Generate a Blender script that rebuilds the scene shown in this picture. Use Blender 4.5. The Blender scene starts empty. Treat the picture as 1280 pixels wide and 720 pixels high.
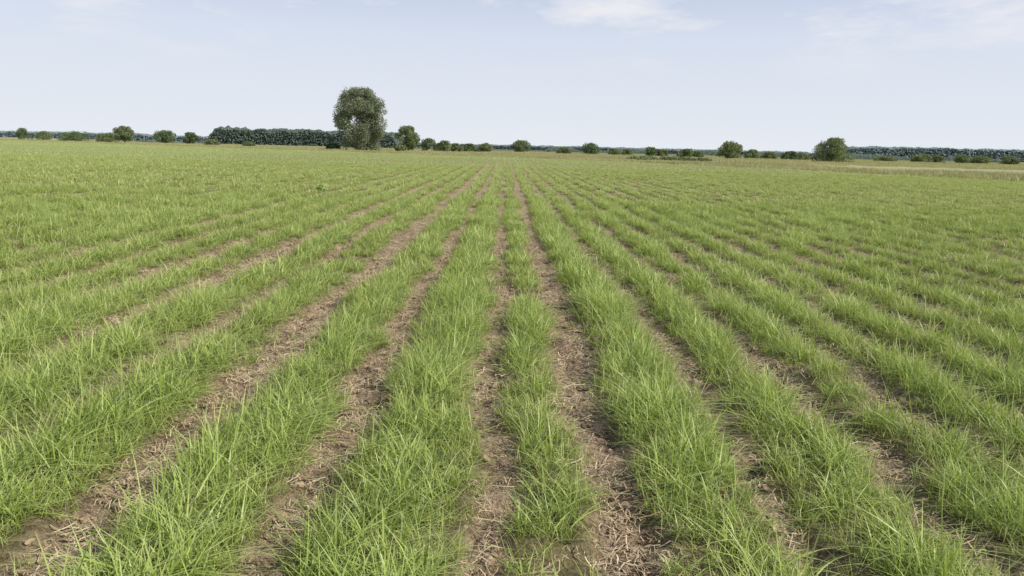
import bpy, math, random
import numpy as np
from mathutils import Matrix, Vector
rng=np.random.default_rng(7)
random.seed(7)
sc=bpy.context.scene
sc.view_settings.view_transform='Standard'
sc.view_settings.look='None'
sc.view_settings.exposure=0

# ------------------------------------------------------------ helpers
def link(o): sc.collection.objects.link(o); return o
_lat={}
def vnoise(x,y,seed=0):
    if seed not in _lat: _lat[seed]=np.random.default_rng(1000+seed).random((256,256))
    L=_lat[seed]
    x=np.asarray(x,float); y=np.asarray(y,float)
    xi=np.floor(x).astype(int); yi=np.floor(y).astype(int)
    fx=x-xi; fy=y-yi; fx=fx*fx*(3-2*fx); fy=fy*fy*(3-2*fy)
    a=L[xi%256,yi%256]; b=L[(xi+1)%256,yi%256]; c=L[xi%256,(yi+1)%256]; d=L[(xi+1)%256,(yi+1)%256]
    return (a*(1-fx)+b*fx)*(1-fy)+(c*(1-fx)+d*fx)*fy
def sstep(a,b,x):
    t=np.clip((x-a)/(b-a),0,1); return t*t*(3-2*t)
def fast_mesh(name,V,F,mats=(),midx=None):
    me=bpy.data.meshes.new(name)
    V=np.asarray(V,np.float32); F=np.asarray(F,np.int32)
    n,k=F.shape
    me.vertices.add(len(V)); me.vertices.foreach_set('co',V.ravel())
    me.loops.add(n*k); me.loops.foreach_set('vertex_index',F.ravel())
    me.polygons.add(n); me.polygons.foreach_set('loop_start',np.arange(n,dtype=np.int32)*k)
    for m in mats: me.materials.append(m)
    if midx is not None: me.polygons.foreach_set('material_index',np.asarray(midx,np.int32))
    me.update(calc_edges=True)
    return me
def fattr(me,name,vals,typ='FLOAT'):
    a=me.attributes.new(name,typ,'POINT')
    if typ=='FLOAT_VECTOR': a.data.foreach_set('vector',np.asarray(vals,np.float32).ravel())
    else: a.data.foreach_set('value',np.asarray(vals,np.int32 if typ=='INT' else np.float32))

# ------------------------------------------------------------ field layout (metres)
gaps=[(-0.07,0.10),(0.60,0.16),(1.50,0.12),(2.22,0.12),(2.92,0.12),(3.62,0.12),(4.38,0.14),
      (-0.94,0.12),(-1.86,0.21),(-2.76,0.12),(-3.70,0.17),(-4.65,0.13)]
g=4.38
while g<260: g+=0.74+random.uniform(-.05,.05); gaps.append((g,random.uniform(.11,.18)))
g=-4.65
while g>-420: g-=0.90+random.uniform(-.08,.08); gaps.append((g,random.uniform(.11,.24)))
gaps.sort()
GX=np.array([a for a,b in gaps]); GW=np.array([b for a,b in gaps]); GM=(GX[1:]+GX[:-1])/2
def wob(x,y): return (vnoise(x*0.7+9,y*0.35,1)-.5)*0.16+(vnoise(x*2,y*1.7,2)-.5)*0.17
def cover(x,y):
    """0 in bare gap, 1 in the middle of a crop strip"""
    xx=x+wob(x,y)
    i=np.searchsorted(GM,xx)
    d=np.abs(xx-GX[i]); w=GW[i]*(0.5+1.0*vnoise(x*.8,y*.6,3))
    return sstep(w*0.45,w*1.6,d), np.clip((d-w)/0.25,0,1)
EX=np.array([-600,-277,-86,0,23,37,45,54,90.]); EY=np.array([620,385,225,155,128,95,64,36,-40.])
def yedge(x): return np.interp(x,EX,EY)

# ------------------------------------------------------------ materials
def newmat(name):
    m=bpy.data.materials.new(name); m.use_nodes=True
    nt=m.node_tree; nt.nodes.clear(); return m,nt
def N(nt,t,**k):
    n=nt.nodes.new(t)
    for a,b in k.items(): setattr(n,a,b)
    return n
def ramp(nt,stops,src):
    r=nt.nodes.new('ShaderNodeValToRGB'); e=r.color_ramp.elements
    e[0].position,e[0].color=stops[0][0],(*stops[0][1],1)
    e[1].position,e[1].color=stops[-1][0],(*stops[-1][1],1)
    for p,c in stops[1:-1]:
        q=e.new(p); q.color=(*c,1)
    nt.links.new(src,r.inputs[0]); return r.outputs[0]
def mix(nt,f,a,b,bt='MIX'):
    m=nt.nodes.new('ShaderNodeMix'); m.data_type='RGBA'; m.blend_type=bt
    for s,v in ((m.inputs[0],f),(m.inputs[6],a),(m.inputs[7],b)):
        if isinstance(v,bpy.types.NodeSocket): nt.links.new(v,s)
        elif isinstance(v,tuple): s.default_value=(*v,1)
        else: s.default_value=v
    return m.outputs[2]
def math_(nt,op,a,b=None,clamp=False):
    m=nt.nodes.new('ShaderNodeMath'); m.operation=op; m.use_clamp=clamp
    for s,v in ((m.inputs[0],a),(m.inputs[1],b)):
        if v is None: continue
        if isinstance(v,bpy.types.NodeSocket): nt.links.new(v,s)
        else: s.default_value=v
    return m.outputs[0]
def noise(nt,scale,vec=None,detail=4,rough=.6):
    n=N(nt,'ShaderNodeTexNoise'); n.inputs['Scale'].default_value=scale
    n.inputs['Detail'].default_value=detail; n.inputs['Roughness'].default_value=rough
    if vec is not None: nt.links.new(vec,n.inputs['Vector'])
    return n.outputs[0]

def leafmat(name,cols,trans=0.35,gloss=0.12,tip=None,base=None,patch=0.25,pscale=0.35,rough=.45):
    m,nt=newmat(name)
    at=N(nt,'ShaderNodeAttribute',attribute_name='r')
    oi=N(nt,'ShaderNodeObjectInfo')
    geo=N(nt,'ShaderNodeNewGeometry')
    pn=noise(nt,pscale,geo.outputs['Position'],3)
    v=math_(nt,'ADD',math_(nt,'MULTIPLY',at.outputs['Fac'],0.62),math_(nt,'MULTIPLY',oi.outputs['Random'],0.16))
    v=math_(nt,'ADD',v,math_(nt,'MULTIPLY',math_(nt,'SUBTRACT',pn,0.38),patch*2.2),True)
    c=ramp(nt,cols,v)
    if tip or base:
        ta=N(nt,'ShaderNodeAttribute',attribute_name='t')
        if base: c=mix(nt,math_(nt,'SUBTRACT',0.85,math_(nt,'MULTIPLY',ta.outputs['Fac'],1.9),True),c,base)  # shade between blades painted in: colour darkens towards the root
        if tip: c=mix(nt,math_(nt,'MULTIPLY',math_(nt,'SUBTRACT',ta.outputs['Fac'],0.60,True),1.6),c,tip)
    d=N(nt,'ShaderNodeBsdfPrincipled'); d.inputs['Roughness'].default_value=rough
    d.inputs['Specular IOR Level'].default_value=gloss*3
    nt.links.new(c,d.inputs['Base Color'])
    tr=N(nt,'ShaderNodeBsdfTranslucent'); nt.links.new(mix(nt,1.0,c,(1.0,1.0,.6),'MULTIPLY'),tr.inputs[0])
    ms=N(nt,'ShaderNodeMixShader'); ms.inputs[0].default_value=trans
    nt.links.new(d.outputs[0],ms.inputs[1]); nt.links.new(tr.outputs[0],ms.inputs[2])
    o=N(nt,'ShaderNodeOutputMaterial'); nt.links.new(ms.outputs[0],o.inputs[0])
    return m
crop_cols=[(0,(.18,.27,.05)),(.3,(.30,.41,.08)),(.65,(.44,.54,.14)),(.86,(.56,.62,.24)),(.95,(.64,.62,.34)),(1,(.74,.65,.44))]
M_crop=leafmat('crop_leaf',crop_cols,trans=.34,gloss=.19,tip=(.66,.69,.36),base=(.13,.135,.045))  # base colour carries the painted root shade
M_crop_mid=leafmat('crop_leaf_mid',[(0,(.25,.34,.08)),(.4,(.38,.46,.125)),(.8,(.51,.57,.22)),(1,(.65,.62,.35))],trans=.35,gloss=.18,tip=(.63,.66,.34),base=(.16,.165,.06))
M_crop_far=leafmat('crop_leaf_far',[(0,(.36,.43,.18)),(.5,(.46,.51,.24)),(1,(.60,.61,.36))],trans=.4,gloss=.1,pscale=.05,patch=.3)
M_meadow=leafmat('meadow_grass',[(0,(.25,.29,.13)),(.4,(.36,.37,.18)),(.75,(.49,.45,.27)),(1,(.60,.52,.35))],trans=.3,gloss=.05,pscale=.04,patch=.45)
M_straw=leafmat('straw',[(0,(.30,.21,.13)),(.4,(.48,.37,.24)),(1,(.76,.65,.46))],trans=.05,gloss=.1)

# soil / ground
M_ground,nt=newmat('field_soil')
geo=N(nt,'ShaderNodeNewGeometry'); P=geo.outputs['Position']
n1=noise(nt,2.2,P,6,.65); n2=noise(nt,22,P,6,.7); n3=noise(nt,85,P,3,.7)
vv=math_(nt,'ADD',math_(nt,'MULTIPLY',n1,.45),math_(nt,'MULTIPLY',n2,.55))
soil=ramp(nt,[(.38,(.085,.055,.038)),(.46,(.21,.145,.10)),(.54,(.37,.275,.19)),(.64,(.55,.44,.31))],vv)
soil=mix(nt,math_(nt,'MULTIPLY',math_(nt,'SUBTRACT',n3,.51,True),5,True),soil,(.60,.49,.34))
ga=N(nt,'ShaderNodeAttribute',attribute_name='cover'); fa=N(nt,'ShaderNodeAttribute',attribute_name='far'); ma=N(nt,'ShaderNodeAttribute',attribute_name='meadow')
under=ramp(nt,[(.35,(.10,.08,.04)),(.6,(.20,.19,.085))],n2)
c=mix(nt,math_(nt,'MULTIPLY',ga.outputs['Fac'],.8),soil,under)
g1=noise(nt,.05,P,5,.6)
farc=ramp(nt,[(.3,(.29,.34,.14)),(.7,(.39,.42,.20))],g1)
c=mix(nt,fa.outputs['Fac'],c,farc)
g2=noise(nt,.02,P,6,.65)
mc=ramp(nt,[(.3,(.24,.28,.13)),(.5,(.33,.33,.175)),(.7,(.42,.375,.22))],g2)
c=mix(nt,ma.outputs['Fac'],c,mc)
d=N(nt,'ShaderNodeBsdfPrincipled'); d.inputs['Roughness'].default_value=.95; d.inputs['Specular IOR Level'].default_value=.1
nt.links.new(c,d.inputs['Base Color'])
b=N(nt,'ShaderNodeBump'); b.inputs['Strength'].default_value=1; b.inputs['Distance'].default_value=.045
nt.links.new(math_(nt,'ADD',n2,math_(nt,'MULTIPLY',n3,.4)),b.inputs['Height']); nt.links.new(b.outputs[0],d.inputs['Normal'])
o=N(nt,'ShaderNodeOutputMaterial'); nt.links.new(d.outputs[0],o.inputs[0])

# ------------------------------------------------------------ ground sheet
def axis(segs):
    out=[segs[0][0]]
    for a,b_,st in segs:
        n=max(1,int(round((b_-a)/st))); out+=list(np.linspace(a,b_,n+1)[1:])
    return np.array(out)
xp=axis([(0,5,.035),(5,12,.06),(12,45,.13),(45,60,.6),(60,120,3),(120,400,12),(400,1200,60),(1200,6000,400)])
xs=np.concatenate([-xp[::-1],xp[1:]])
ys=np.concatenate([np.array([-400,-150,-50,-20,-8,-4,-2,-1,0,.6,1.2]),axis([(1.6,8,.035),(8,16,.08),(16,30,.2),(30,60,.6),(60,120,2.5),(120,420,8),(420,1200,50),(1200,6500,400)])])
X,Y=np.meshgrid(xs,ys); x=X.ravel(); y=Y.ravel()
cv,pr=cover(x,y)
near=1-sstep(18,45,np.hypot(x,y))
def hgt(x,y,cv,near):
    h=cv*0.05+(vnoise(x*7,y*7,5)-.5)*.06+(vnoise(x*17,y*17,6)-.5)*.05+(vnoise(x*1.1,y*1.1,7)-.5)*.05
    return h*near
z=hgt(x,y,cv,near)
V=np.stack([x,y,z],1)
nx,ny=len(xs),len(ys)
I=np.arange(nx*ny).reshape(ny,nx)
F=np.stack([I[:-1,:-1],I[:-1,1:],I[1:,1:],I[1:,:-1]],-1).reshape(-1,4)
me=fast_mesh('ground',V,F,[M_ground])
far=np.maximum(sstep(30,44,np.abs(x)),sstep(80,180,y))*.8+.2*sstep(20,80,np.hypot(x,y))
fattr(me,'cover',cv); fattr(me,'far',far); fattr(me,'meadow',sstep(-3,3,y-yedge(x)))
me.polygons.foreach_set('use_smooth',np.ones(len(F),bool))
link(bpy.data.objects.new('ground',me))

# ------------------------------------------------------------ grass prototypes
def blades(n,rx,ry,h0,h1,w0,w1,segs,b0=.15,b1=1.1,up=1.0):
    V=[];F=[];T=[];R=[]
    ax=rng.uniform(-rx,rx,n); ay=rng.uniform(-ry,ry,n)
    ph=rng.uniform(0,2*math.pi,n); h=h0+(h1-h0)*rng.random(n)**1.4; w=rng.uniform(w0,w1,n)
    bb=b0+(b1-b0)*rng.random(n)**1.1; tw=rng.uniform(-.9,.9,n); ln=rng.uniform(-.12,.55,n); rr=rng.random(n)
    base=0
    for i in range(n):
        dx,dy=math.cos(ph[i]),math.sin(ph[i])
        sx,sy=math.cos(ph[i]+math.pi/2+tw[i]),math.sin(ph[i]+math.pi/2+tw[i])
        for k in range(segs+1):
            t=k/segs
            off=h[i]*(ln[i]*t+bb[i]*.75*t*t); z=h[i]*(t-.48*bb[i]*t*t)*up
            ww=w[i]*.5*(0.55+1.6*t*(1-t)+.0)*(1-t**3) if k<segs else w[i]*.03
            px,py=ax[i]+dx*off,ay[i]+dy*off
            V.append((px-sx*ww,py-sy*ww,z-.01)); V.append((px+sx*ww,py+sy*ww,z-.01+ww*.3))
            T+= [t,t]; R+=[rr[i]]*2
        for k in range(segs):
            a=base+2*k; F.append((a,a+1,a+3,a+2))
        base+=2*(segs+1)
    return V,F,T,R
def proto_coll(name,mat,k,fn):
    c=bpy.data.collections.new(name)
    for j in range(k):
        V,F,T,R=fn(j)
        me=fast_mesh(f'{name}_{j}',V,F,[mat]); fattr(me,'t',T); fattr(me,'r',R)
        c.objects.link(bpy.data.objects.new(f'{name}_{j:02d}',me))
    return c
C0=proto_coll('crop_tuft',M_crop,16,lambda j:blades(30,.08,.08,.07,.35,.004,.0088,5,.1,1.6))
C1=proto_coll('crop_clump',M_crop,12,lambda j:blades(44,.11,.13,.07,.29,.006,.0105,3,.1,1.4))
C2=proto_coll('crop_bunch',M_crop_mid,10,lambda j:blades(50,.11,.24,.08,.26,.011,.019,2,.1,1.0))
C3=proto_coll('crop_patch',M_crop_far,6,lambda j:blades(80,.17,1.2,.08,.26,.03,.05,2,.1,.6))
CM=proto_coll('meadow_clump',M_meadow,6,lambda j:blades(70,.8,.8,.3,.75,.02,.05,2,.05,.6))

def scatter(name,px,py,pz,rot,scl,coll,nproto,tilt=0):
    n=len(px)
    me=bpy.data.meshes.new(name); me.vertices.add(n)
    me.vertices.foreach_set('co',np.stack([px,py,pz],1).astype(np.float32).ravel())
    r=np.zeros((n,3)); r[:,2]=rot
    if tilt: r[:,0]=rng.normal(0,tilt,n); r[:,1]=rng.normal(0,tilt,n)
    fattr(me,'rotv',r,'FLOAT_VECTOR'); fattr(me,'sclv',scl,'FLOAT_VECTOR'); fattr(me,'pidx',rng.integers(0,nproto,n),'INT')
    ob=link(bpy.data.objects.new(name,me))
    ng=bpy.data.node_groups.new(name,'GeometryNodeTree')
    ng.interface.new_socket('Geometry',in_out='INPUT',socket_type='NodeSocketGeometry')
    ng.interface.new_socket('Geometry',in_out='OUTPUT',socket_type='NodeSocketGeometry')
    gi=ng.nodes.new('NodeGroupInput'); go=ng.nodes.new('NodeGroupOutput')
    iop=ng.nodes.new('GeometryNodeInstanceOnPoints'); iop.inputs['Pick Instance'].default_value=True
    ci=ng.nodes.new('GeometryNodeCollectionInfo'); ci.inputs['Collection'].default_value=coll
    ci.inputs['Separate Children'].default_value=True; ci.inputs['Reset Children'].default_value=True
    def na(nm,dt):
        a=ng.nodes.new('GeometryNodeInputNamedAttribute'); a.data_type=dt; a.inputs['Name'].default_value=nm; return a.outputs['Attribute']
    e=ng.nodes.new('FunctionNodeEulerToRotation')
    L=ng.links.new
    L(na('rotv','FLOAT_VECTOR'),e.inputs[0]); L(e.outputs[0],iop.inputs['Rotation'])
    L(na('sclv','FLOAT_VECTOR'),iop.inputs['Scale']); L(na('pidx','INT'),iop.inputs['Instance Index'])
    L(gi.outputs[0],iop.inputs['Points']); L(ci.outputs[0],iop.inputs['Instance']); L(iop.outputs[0],go.inputs[0])
    md=ob.modifiers.new('scatter','NODES'); md.node_group=ng
    print(name,n)
    return ob
def sample(y0,y1,dens,k=.74,m=1.6):
    xm=k*y1+m
    n=int(2*xm*(y1-y0)*dens)
    x=rng.uniform(-xm,xm,n); y=rng.uniform(y0,y1,n)
    ok=np.abs(x)<k*y+m
    return x[ok],y[ok]
def crop(name,y0,y1,dens,coll,npz,sc0=1.,aniso=False,edge=False,fill=.06,prmin=-1,relief=.45,pb=.0):
    x,y=sample(y0,y1,dens)
    cv,pr=cover(x,y)
    patch=vnoise(x*1.3,y*1.1,11)*.5+vnoise(x*4.5,y*4.0,12)*.5
    fl=fill+.22*sstep(-2.2,-4.5,x)*(vnoise(x*.5,y*.3,14)>.35)*(y<80)
    p=np.clip(cv,0,1)**1.5*np.clip(pb+1.75*patch,0.03,1)*(pr>prmin)+fl*(patch>.45)
    ok=(rng.random(len(x))<p)
    if edge: ok&=(y<yedge(x)-1)
    x,y,cv,pr,patch=x[ok],y[ok],cv[ok],pr[ok],patch[ok]
    z=hgt(x,y,cv,1-sstep(18,45,np.hypot(x,y)))
    big=vnoise(x*.25,y*.18,13)
    s=sc0*(1-relief+relief*pr)*(.50+.7*patch+.3*big)*rng.uniform(.7,1.3,len(x))
    s=np.where(cv<.3,s*.6,s)
    rot=rng.uniform(0,2*math.pi,len(x)) if not aniso else rng.choice([0,math.pi],len(x))+rng.normal(0,.05,len(x))
    S=np.stack([s,s,s*1.0],1)
    if aniso: S[:,0]=1;S[:,1]=1
    return scatter(name,x,y,z,rot,S,coll,npz,tilt=.11 if not aniso else 0)
crop('crop_grass',1.7,8.5,165,C0,16,fill=.10,pb=.35)
crop('crop_grass',8.5,26,75,C1,12,1.05,relief=.6,pb=.15,fill=.05)
crop('crop_grass',26,75,24,C2,10,1.05,aniso=True,prmin=.30,fill=.03,relief=.6)
crop('crop_grass',75,160,3.2,C3,6,.95,aniso=True,edge=True,prmin=.5,fill=.03)
x,y=sample(160,400,.2); ok=(y<yedge(x)-1); x,y=x[ok],y[ok]
scatter('crop_grass',x,y,0*x,rng.uniform(0,6,len(x)),np.ones((len(x),3))*rng.uniform(.9,1.3,(len(x),1)),C3,6)
# meadow beyond the field edge
x,y=sample(30,190,.9,m=5); ok=(y>yedge(x)+.0)&(y<yedge(x)+60); x,y=x[ok],y[ok]
x2,y2=sample(150,520,.12,m=5); ok=(y2>yedge(x2)); x2,y2=x2[ok],y2[ok]
x=np.r_[x,x2]; y=np.r_[y,y2]
s=(.5+.7*vnoise(x*.05,y*.05,21))*rng.uniform(.6,1.2,len(x))
scatter('meadow_grass',x,y,0*x,rng.uniform(0,6.28,len(x)),np.stack([s*0+1.2,s*0+1.2,s],1),CM,6)

# ------------------------------------------------------------ litter + clods
def straw_proto(j):
    V=[];F=[];T=[];R=[]
    for i in range(20):
        a=random.uniform(0,6.28); L=random.uniform(.015,.08)*random.choice([1,1,1.9]); w=random.uniform(.0009,.0028)
        cx,cy=random.gauss(0,.07),random.gauss(0,.07); z0=random.uniform(.0,.014); z1=z0+random.uniform(-.01,.025)
        dx,dy=math.cos(a),math.sin(a); r=random.random(); bnd=random.uniform(-.2,.2)*L
        b=len(V)
        for k,t in enumerate((-.5,0,.5)):
            zx=z0+(z1-z0)*(t+.5)+(.005 if k==1 else 0)
            mx,my=cx+dx*L*t-dy*(bnd if k==1 else 0),cy+dy*L*t+dx*(bnd if k==1 else 0)
            V+=[(mx+dy*w,my-dx*w,zx),(mx-dy*w,my+dx*w,zx+.001)]
        F+=[(b,b+1,b+3,b+2),(b+2,b+3,b+5,b+4)]; T+=[.3]*6; R+=[r]*6
    return V,F,T,R
CS=proto_coll('straw_bits',M_straw,8,straw_proto)
x,y=sample(1.7,22,85); cv,pr=cover(x,y); pt=vnoise(x*1.5,y*1.5,31)
ok=rng.random(len(x))<np.clip((1.05-cv)*(.15+1.1*pt),0.04,1)*np.clip(14/y,0,1); x,y,cv=x[ok],y[ok],cv[ok]
scatter('straw_litter',x,y,hgt(x,y,cv,1-sstep(18,45,np.hypot(x,y)))+.004,rng.uniform(0,6.28,len(x)),np.ones((len(x),3))*rng.uniform(.7,1.4,(len(x),1)),CS,8,tilt=.12)
M_clod,nt=newmat('soil_clod')
geo=N(nt,'ShaderNodeNewGeometry'); oi=N(nt,'ShaderNodeObjectInfo')
q=noise(nt,40,geo.outputs['Position'],4)
c=ramp(nt,[(.25,(.13,.09,.06)),(.5,(.27,.19,.13)),(.8,(.43,.33,.23))],math_(nt,'ADD',math_(nt,'MULTIPLY',q,.6),math_(nt,'MULTIPLY',oi.outputs['Random'],.4)))
d=N(nt,'ShaderNodeBsdfPrincipled'); d.inputs['Roughness'].default_value=.95; nt.links.new(c,d.inputs['Base Color'])
b=N(nt,'ShaderNodeBump'); b.inputs['Distance'].default_value=.006; nt.links.new(q,b.inputs['Height']); nt.links.new(b.outputs[0],d.inputs['Normal'])
o=N(nt,'ShaderNodeOutputMaterial'); nt.links.new(d.outputs[0],o.inputs[0])
import bmesh
CC=bpy.data.collections.new('clods')
for j in range(7):
    bm=bmesh.new(); bmesh.ops.create_icosphere(bm,subdivisions=2,radius=1)
    for v in bm.verts:
        f=.7+.6*random.random(); v.co=Vector((v.co.x*f,v.co.y*f*random.uniform(.8,1.1),v.co.z*f*.65))
    me=bpy.data.meshes.new('clod'); bm.to_mesh(me); bm.free(); me.materials.append(M_clod)
    CC.objects.link(bpy.data.objects.new(f'clod_{j}',me))
x,y=sample(1.7,15,130); cv,pr=cover(x,y); pt=vnoise(x*2,y*2,33)
ok=rng.random(len(x))<(1.02-cv)*(.2+pt); x,y,cv=x[ok],y[ok],cv[ok]
s=.005+.032*rng.random(len(x))**2.5
scatter('soil_clods',x,y,hgt(x,y,cv,1-sstep(18,45,np.hypot(x,y)))+s*.2,rng.uniform(0,6.28,len(x)),np.stack([s,s,s],1),CC,7,tilt=.3)

# ------------------------------------------------------------ trees
def barkmat():
    m,nt=newmat('bark'); geo=N(nt,'ShaderNodeNewGeometry')
    c=ramp(nt,[(.3,(.06,.045,.035)),(.7,(.16,.13,.10))],noise(nt,3,geo.outputs['Position']))
    d=N(nt,'ShaderNodeBsdfPrincipled'); d.inputs['Roughness'].default_value=.9; nt.links.new(c,d.inputs['Base Color'])
    o=N(nt,'ShaderNodeOutputMaterial'); nt.links.new(d.outputs[0],o.inputs[0]); return m
M_bark=barkmat()
def folmat(name,lo,mid,hi,ps=.5): return leafmat(name,[(0,lo),(.45,mid),(1,hi)],trans=.25,gloss=.04,pscale=ps,patch=.3,rough=.7)
M_willow=folmat('willow_foliage',(.15,.18,.115),(.22,.25,.165),(.33,.36,.25))
M_fol=folmat('tree_foliage',(.10,.14,.075),(.15,.20,.10),(.22,.27,.14))
M_fol2=folmat('bush_foliage',(.14,.18,.09),(.20,.24,.12),(.28,.32,.165))
M_weed=folmat('weed_leaf',(.17,.27,.07),(.22,.34,.10),(.30,.42,.14))
M_far=folmat('forest_foliage',(.12,.16,.145),(.14,.185,.16),(.17,.215,.185),.1)  # foliage greens shifted towards blue, distance haze painted into the colour
M_far_haze_tint=folmat('haze_tinted_forest_foliage',(.23,.30,.335),(.255,.325,.355),(.28,.35,.375),.03)  # aerial haze painted as paler, bluer leaf colour; no volume in the scene
def tube(V,F,p0,p1,r0,r1,n=7):
    p0=Vector(p0);p1=Vector(p1); d=(p1-p0).normalized(); a=d.orthogonal().normalized(); b=d.cross(a)
    s=len(V)
    for p,r in ((p0,r0),(p1,r1)):
        for i in range(n):
            t=2*math.pi*i/n; V.append(tuple(p+a*math.cos(t)*r+b*math.sin(t)*r))
    for i in range(n): F.append((s+i,s+(i+1)%n,s+n+(i+1)%n,s+n+i))
def crown_leaves(cx,cy,z0,z1,rw,nl,ls,R,prof,nlobe,droop=0,asym=0.12,lobe=(.14,.32)):
    H=z1-z0; lobes=[]
    off=R.uniform(-asym,asym,2)*rw
    for i in range(nlobe):
        t=((i+R.random())/nlobe)**.85
        rad=prof(t)*rw; a=i*2.39996+R.uniform(-.5,.5); rr=rad*math.sqrt(R.random())*.95
        lr=rw*R.uniform(*lobe)*(0.75+.35*prof(t))
        rr=min(rr,max(0,rad-lr*.45))
        lz=z0+t*H; lz=min(max(lz,z0+lr*.6),z1-lr*.75)
        lobes.append((cx+off[0]*t+math.cos(a)*rr,cy+off[1]*t+math.sin(a)*rr,lz,lr))
    w=np.array([l[3]**2 for l in lobes]); w/=w.sum()
    idx=R.choice(len(lobes),nl,p=w); Lb=np.array(lobes)[idx]
    d=R.normal(size=(nl,3)); d/=np.linalg.norm(d,axis=1)[:,None]
    rad=Lb[:,3]*(.55+.5*R.random(nl)+ .25*(vnoise(d[:,0]*3+idx,d[:,2]*3,41)-.5)*2)
    P=Lb[:,:3]+d*rad[:,None]*np.array([1,1,.85])
    P[:,2]-=droop*R.random(nl)*H*.06
    P[:,2]=np.maximum(P[:,2],.1*min(1,z1))
    a=R.normal(size=(nl,3)); a/=np.linalg.norm(a,axis=1)[:,None]
    b=np.cross(a,R.normal(size=(nl,3))); b/=np.linalg.norm(b,axis=1)[:,None]
    s=ls*R.uniform(.5,1.2,nl)[:,None]
    V=np.stack([P-a*s,P+b*s*.55,P+a*s,P-b*s*.55],1).reshape(-1,3)
    F=np.arange(nl*4).reshape(-1,4)
    r=np.repeat(R.random(nl)*.6+R.random(len(lobes))[idx]*.4,4)
    return V,F,r,lobes
def prof_round(t): return math.sqrt(max(0,1-(2*t-1)**2))*.6+.4*math.sin(math.pi*min(1,t*.9+.1))
def prof_willow(t): return float(np.interp(t,[0,.12,.3,.5,.68,.82,.93,1],[.66,.78,.90,1.02,1.04,.93,.66,.3]))
def prof_bush(t): return max(.1,math.sqrt(max(0,1-t*t)))
def tree(name,x,y,h,w,mat,seed,nl=6000,ls=.3,z0=.12,prof=prof_round,nlobe=26,trunk=True,droop=0,lobe=(.16,.34)):
    R=np.random.default_rng(seed)
    LV,LF,r,lobes=crown_leaves(0,0,h*z0,h,w/2,nl,ls,R,prof,nlobe,droop,lobe=lobe)
    V=[];F=[]
    tr=.028*h if trunk else .012*h
    pts=[(0,0,-.05*h),(tr*.6,0,h*.16),(-tr*.4,tr*.3,h*.34),(tr*.3,0,h*.55),(0,0,h*.8)]
    rads=[tr*1.25,tr,tr*.75,tr*.5,tr*.15]
    if not trunk: pts=pts[:3]; rads=rads[:3]
    for i in range(len(pts)-1): tube(V,F,pts[i],pts[i+1],rads[i],rads[i+1])
    for l in lobes[::max(1,len(lobes)//22)]:
        k=R.integers(1,len(pts)-1); p=Vector(pts[k]); e=Vector(l[:3]); m_=(p+e)/2+Vector((0,0,-.03*h))
        tube(V,F,p,m_,tr*.38,tr*.22,5); tube(V,F,m_,e,tr*.22,tr*.05,5)
    nb=len(V)
    VV=np.concatenate([np.array(V),LV]); FF=np.concatenate([np.array(F),LF+nb])
    mi=np.r_[np.zeros(len(F),int),np.ones(len(LF),int)]
    me=fast_mesh(name,VV,FF,[M_bark,mat],mi); fattr(me,'r',np.r_[np.zeros(nb),r]); fattr(me,'t',np.ones(len(VV)))
    ob=link(bpy.data.objects.new(name,me)); ob.location=(x,y,0); return ob
tree('willow_tree',-47.5,250,20.6,16.6,M_willow,8,nl=54000,ls=.25,z0=.04,prof=prof_willow,nlobe=130,droop=1,lobe=(.13,.28))
tree('deciduous_tree',-39,305,9.8,11,M_fol2,11,nl=12000,ls=.28,z0=.06,nlobe=44)
tree('deciduous_tree',-176,350,7.6,9.5,M_fol2,12,nl=9000,ls=.25,z0=.15)
tree('deciduous_tree',-189,420,7,12,M_fol,13,nl=8000,ls=.3,z0=.08)
tree('deciduous_tree',-175,420,6.4,9,M_fol,14,nl=7000,ls=.3,z0=.08)
tree('deciduous_tree',8,400,6.2,10,M_fol2,15,nl=7000,ls=.3,z0=.05)
tree('deciduous_tree',84,280,6.2,10.5,M_fol2,16,nl=9000,ls=.25,z0=.05)
tree('deciduous_tree',101,232,7.4,12,M_fol2,17,nl=14000,ls=.22,z0=.02,prof=prof_bush,nlobe=50)
def bush(x,y,h,w,seed,mat=None): tree('bush',x,y,h,w,mat or M_fol2,seed,nl=int(900+260*w),ls=.28,z0=0,prof=prof_bush,nlobe=int(12+1.5*w),trunk=False)
bl=[(-216,380,5,14),(-204,385,4.2,9),(-198,380,4.6,9),(-273,430,6.6,9),(-262,430,5.2,9),(-252,440,4,10),
(-31,300,5,8),(-25,302,4.3,8),(-20,304,3.4,6),(-16,330,3.6,7),(-9,330,4,7),(27,345,3,7),(40,350,5.2,11),(51,350,3,7),(57,352,2.8,6),
(58,300,3.8,6),(64,305,3,6),(72,300,3.4,7),(79,310,2.6,7),(99,302,3.8,7),(107,305,3,7),(114,300,3.5,7),(91,300,2.6,6),(122,310,2.6,9),
(-60,262,2.2,5),(-36,258,2.0,5),(-128,330,2.5,8),(-112,330,2,6),(28,150,.8,7),(34,150,.9,7),(38,149,.7,6)]
for i,(x,y,h,w) in enumerate(bl): bush(x,y,h,w,100+i,M_fol if i%3==0 and i<28 else M_fol2)
for i in range(9): bush(176+i*7.2+random.uniform(-2,2),340+random.uniform(-8,8),random.uniform(2.4,4.2),random.uniform(5,11),300+i,M_fol2)
tree('weed_plant',-6.9,28,.30,.40,M_weed,500,nl=260,ls=.05,z0=.1,prof=prof_bush,nlobe=12,trunk=False)
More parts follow.
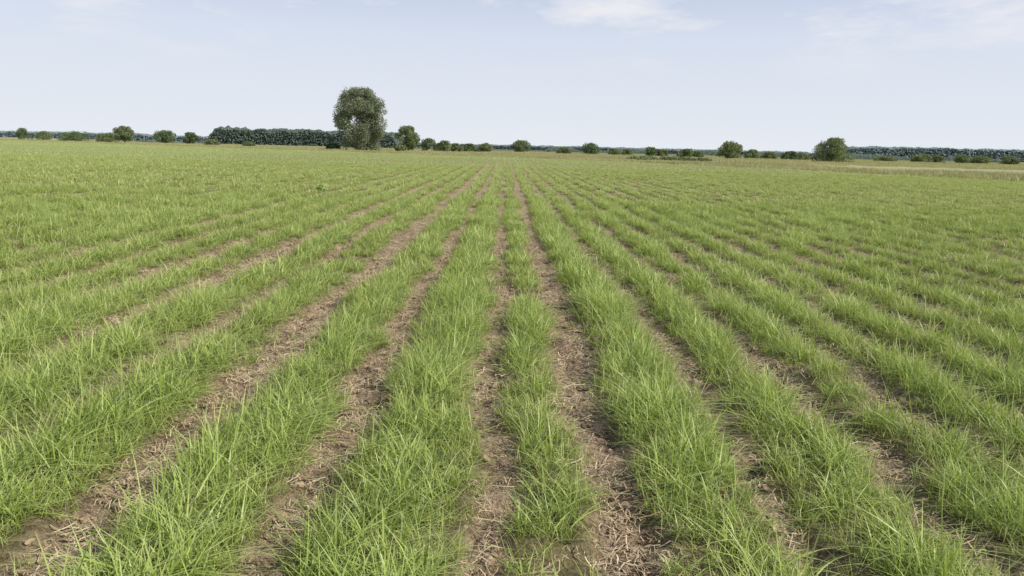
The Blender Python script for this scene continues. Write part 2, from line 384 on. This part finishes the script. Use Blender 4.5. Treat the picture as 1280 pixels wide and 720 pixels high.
def forest(name,x0,x1,y0,y1,h,mat,cw,nl,ls,seed,hv=.2,ends=20,gapf=0,face=1.0):
    """continuous wood: leaves filling the volume under an uneven canopy of crowns"""
    R=np.random.default_rng(seed)
    x=R.uniform(x0,x1,nl); dy=R.uniform(-20,20,nl)
    u=(x/cw); v=dy/cw
    H=h*(1-hv+hv*(.5*vnoise(u,v+50,50+seed)+.5*vnoise(u*2.3,v*2.3+50,51+seed))*2-hv*.15)
    H*=.9+.2*vnoise(x/(cw*9),0*x+3,70+seed)
    if gapf: H*=np.clip((vnoise(x/22,0*x+7,90+seed)-gapf)*4,.12,1)
    H*=np.clip(np.minimum(x-x0,x1-x)/ends,0,1)**.5
    z=H*(1-R.random(nl)**1.6)
    P=np.stack([x,y0+(y1-y0)*(x-x0)/(x1-x0)+dy,z],1)
    nrm=R.normal(size=(nl,3))*.45+np.array([.2,-.7,.75])*face; nrm/=np.linalg.norm(nrm,axis=1)[:,None]
    a=np.cross(nrm,R.normal(size=(nl,3))); a/=np.linalg.norm(a,axis=1)[:,None]
    b=np.cross(nrm,a)
    s=ls*R.uniform(.5,1.2,nl)[:,None]
    V=np.stack([P-a*s,P+b*s*.7,P+a*s,P-b*s*.7],1).reshape(-1,3)
    me=fast_mesh(name,V,np.arange(nl*4).reshape(-1,4),[mat]); fattr(me,'r',np.repeat(R.random(nl),4)); fattr(me,'t',np.ones(nl*4))
    link(bpy.data.objects.new(name,me))
forest('forest_treeline',-229,-84,600,610,12.4,M_far,7,60000,.8,1,ends=6)
forest('haze_tinted_forest_treeline',500,1100,1200,1180,17,M_far_haze_tint,14,110000,1.8,2,.14,ends=60)
forest('haze_tinted_forest_treeline',-300,600,1500,1250,7.5,M_far_haze_tint,14,80000,1.8,3,.3,ends=40)
forest('haze_tinted_forest_treeline',-1100,-300,1500,1500,11,M_far_haze_tint,14,80000,1.9,4,.25,ends=60)
forest('scrub_treeline',-330,420,620,640,4.2,M_far,6,60000,.6,6,.3,gapf=.45)

# ------------------------------------------------------------ sky, sun
SE,SR=math.radians(42),math.radians(112)   # azimuth from +Y clockwise
w=bpy.data.worlds.new("World"); sc.world=w; w.use_nodes=True; nt=w.node_tree; nt.nodes.clear()
sky=N(nt,'ShaderNodeTexSky'); sky.sky_type='NISHITA'; sky.sun_disc=False; sky.sun_elevation=SE; sky.sun_rotation=SR
sky.dust_density=2.0; sky.air_density=1.0; sky.ozone_density=1.5
tc=N(nt,'ShaderNodeTexCoord'); sx=N(nt,'ShaderNodeSeparateXYZ'); nt.links.new(tc.outputs['Generated'],sx.inputs[0])
z=sx.outputs[2]
hz=ramp(nt,[(0,(.80,.84,.895)),(.06,(.77,.82,.905)),(.14,(.73,.79,.915)),(.23,(.56,.65,.85)),(.38,(.18,.28,.52))],z)
hz10=mix(nt,1.0,hz,(10.,10.,10.),'MULTIPLY')
f=math_(nt,'SUBTRACT',1.0,math_(nt,'MULTIPLY',z,.9),True)
col=mix(nt,f,sky.outputs[0],hz10)
# faint high clouds
mp=N(nt,'ShaderNodeMapping'); mp.inputs['Scale'].default_value=(3.2,3.2,13); mp.inputs['Location'].default_value=(.76,.15,.46); nt.links.new(tc.outputs['Generated'],mp.inputs[0])
cn=noise(nt,1.7,mp.outputs[0],8,.6)
cf=math_(nt,'MULTIPLY',math_(nt,'SUBTRACT',cn,.495,True),5.5,True)
cf=math_(nt,'MULTIPLY',cf,math_(nt,'MULTIPLY',math_(nt,'SUBTRACT',z,.085,True),14,True),True)
col=mix(nt,math_(nt,'MULTIPLY',cf,.8),col,(8.9,8.8,8.95))
bg=N(nt,'ShaderNodeBackground'); bg.inputs[1].default_value=.10; nt.links.new(col,bg.inputs[0])
o=N(nt,'ShaderNodeOutputWorld'); nt.links.new(bg.outputs[0],o.inputs[0])
sd=bpy.data.lights.new('sun','SUN'); sd.energy=5; sd.angle=math.radians(.6); sd.color=(1,.94,.80)
so=link(bpy.data.objects.new('sun',sd))
dirv=Vector((math.sin(SR)*math.cos(SE),math.cos(SR)*math.cos(SE),math.sin(SE)))
so.rotation_euler=dirv.to_track_quat('Z','Y').to_euler()

# ------------------------------------------------------------ camera
cd=bpy.data.cameras.new('camera'); cd.sensor_width=36; cd.lens=26; cd.clip_end=12000; cd.clip_start=.05
co=link(bpy.data.objects.new('camera',cd))
M=Matrix.Rotation(math.radians(-.76),4,'Z')@Matrix.Rotation(math.radians(90-10.66),4,'X')@Matrix.Rotation(math.radians(1.4),4,'Z')
co.matrix_world=Matrix.Translation((0,0,1.8))@M
sc.camera=co
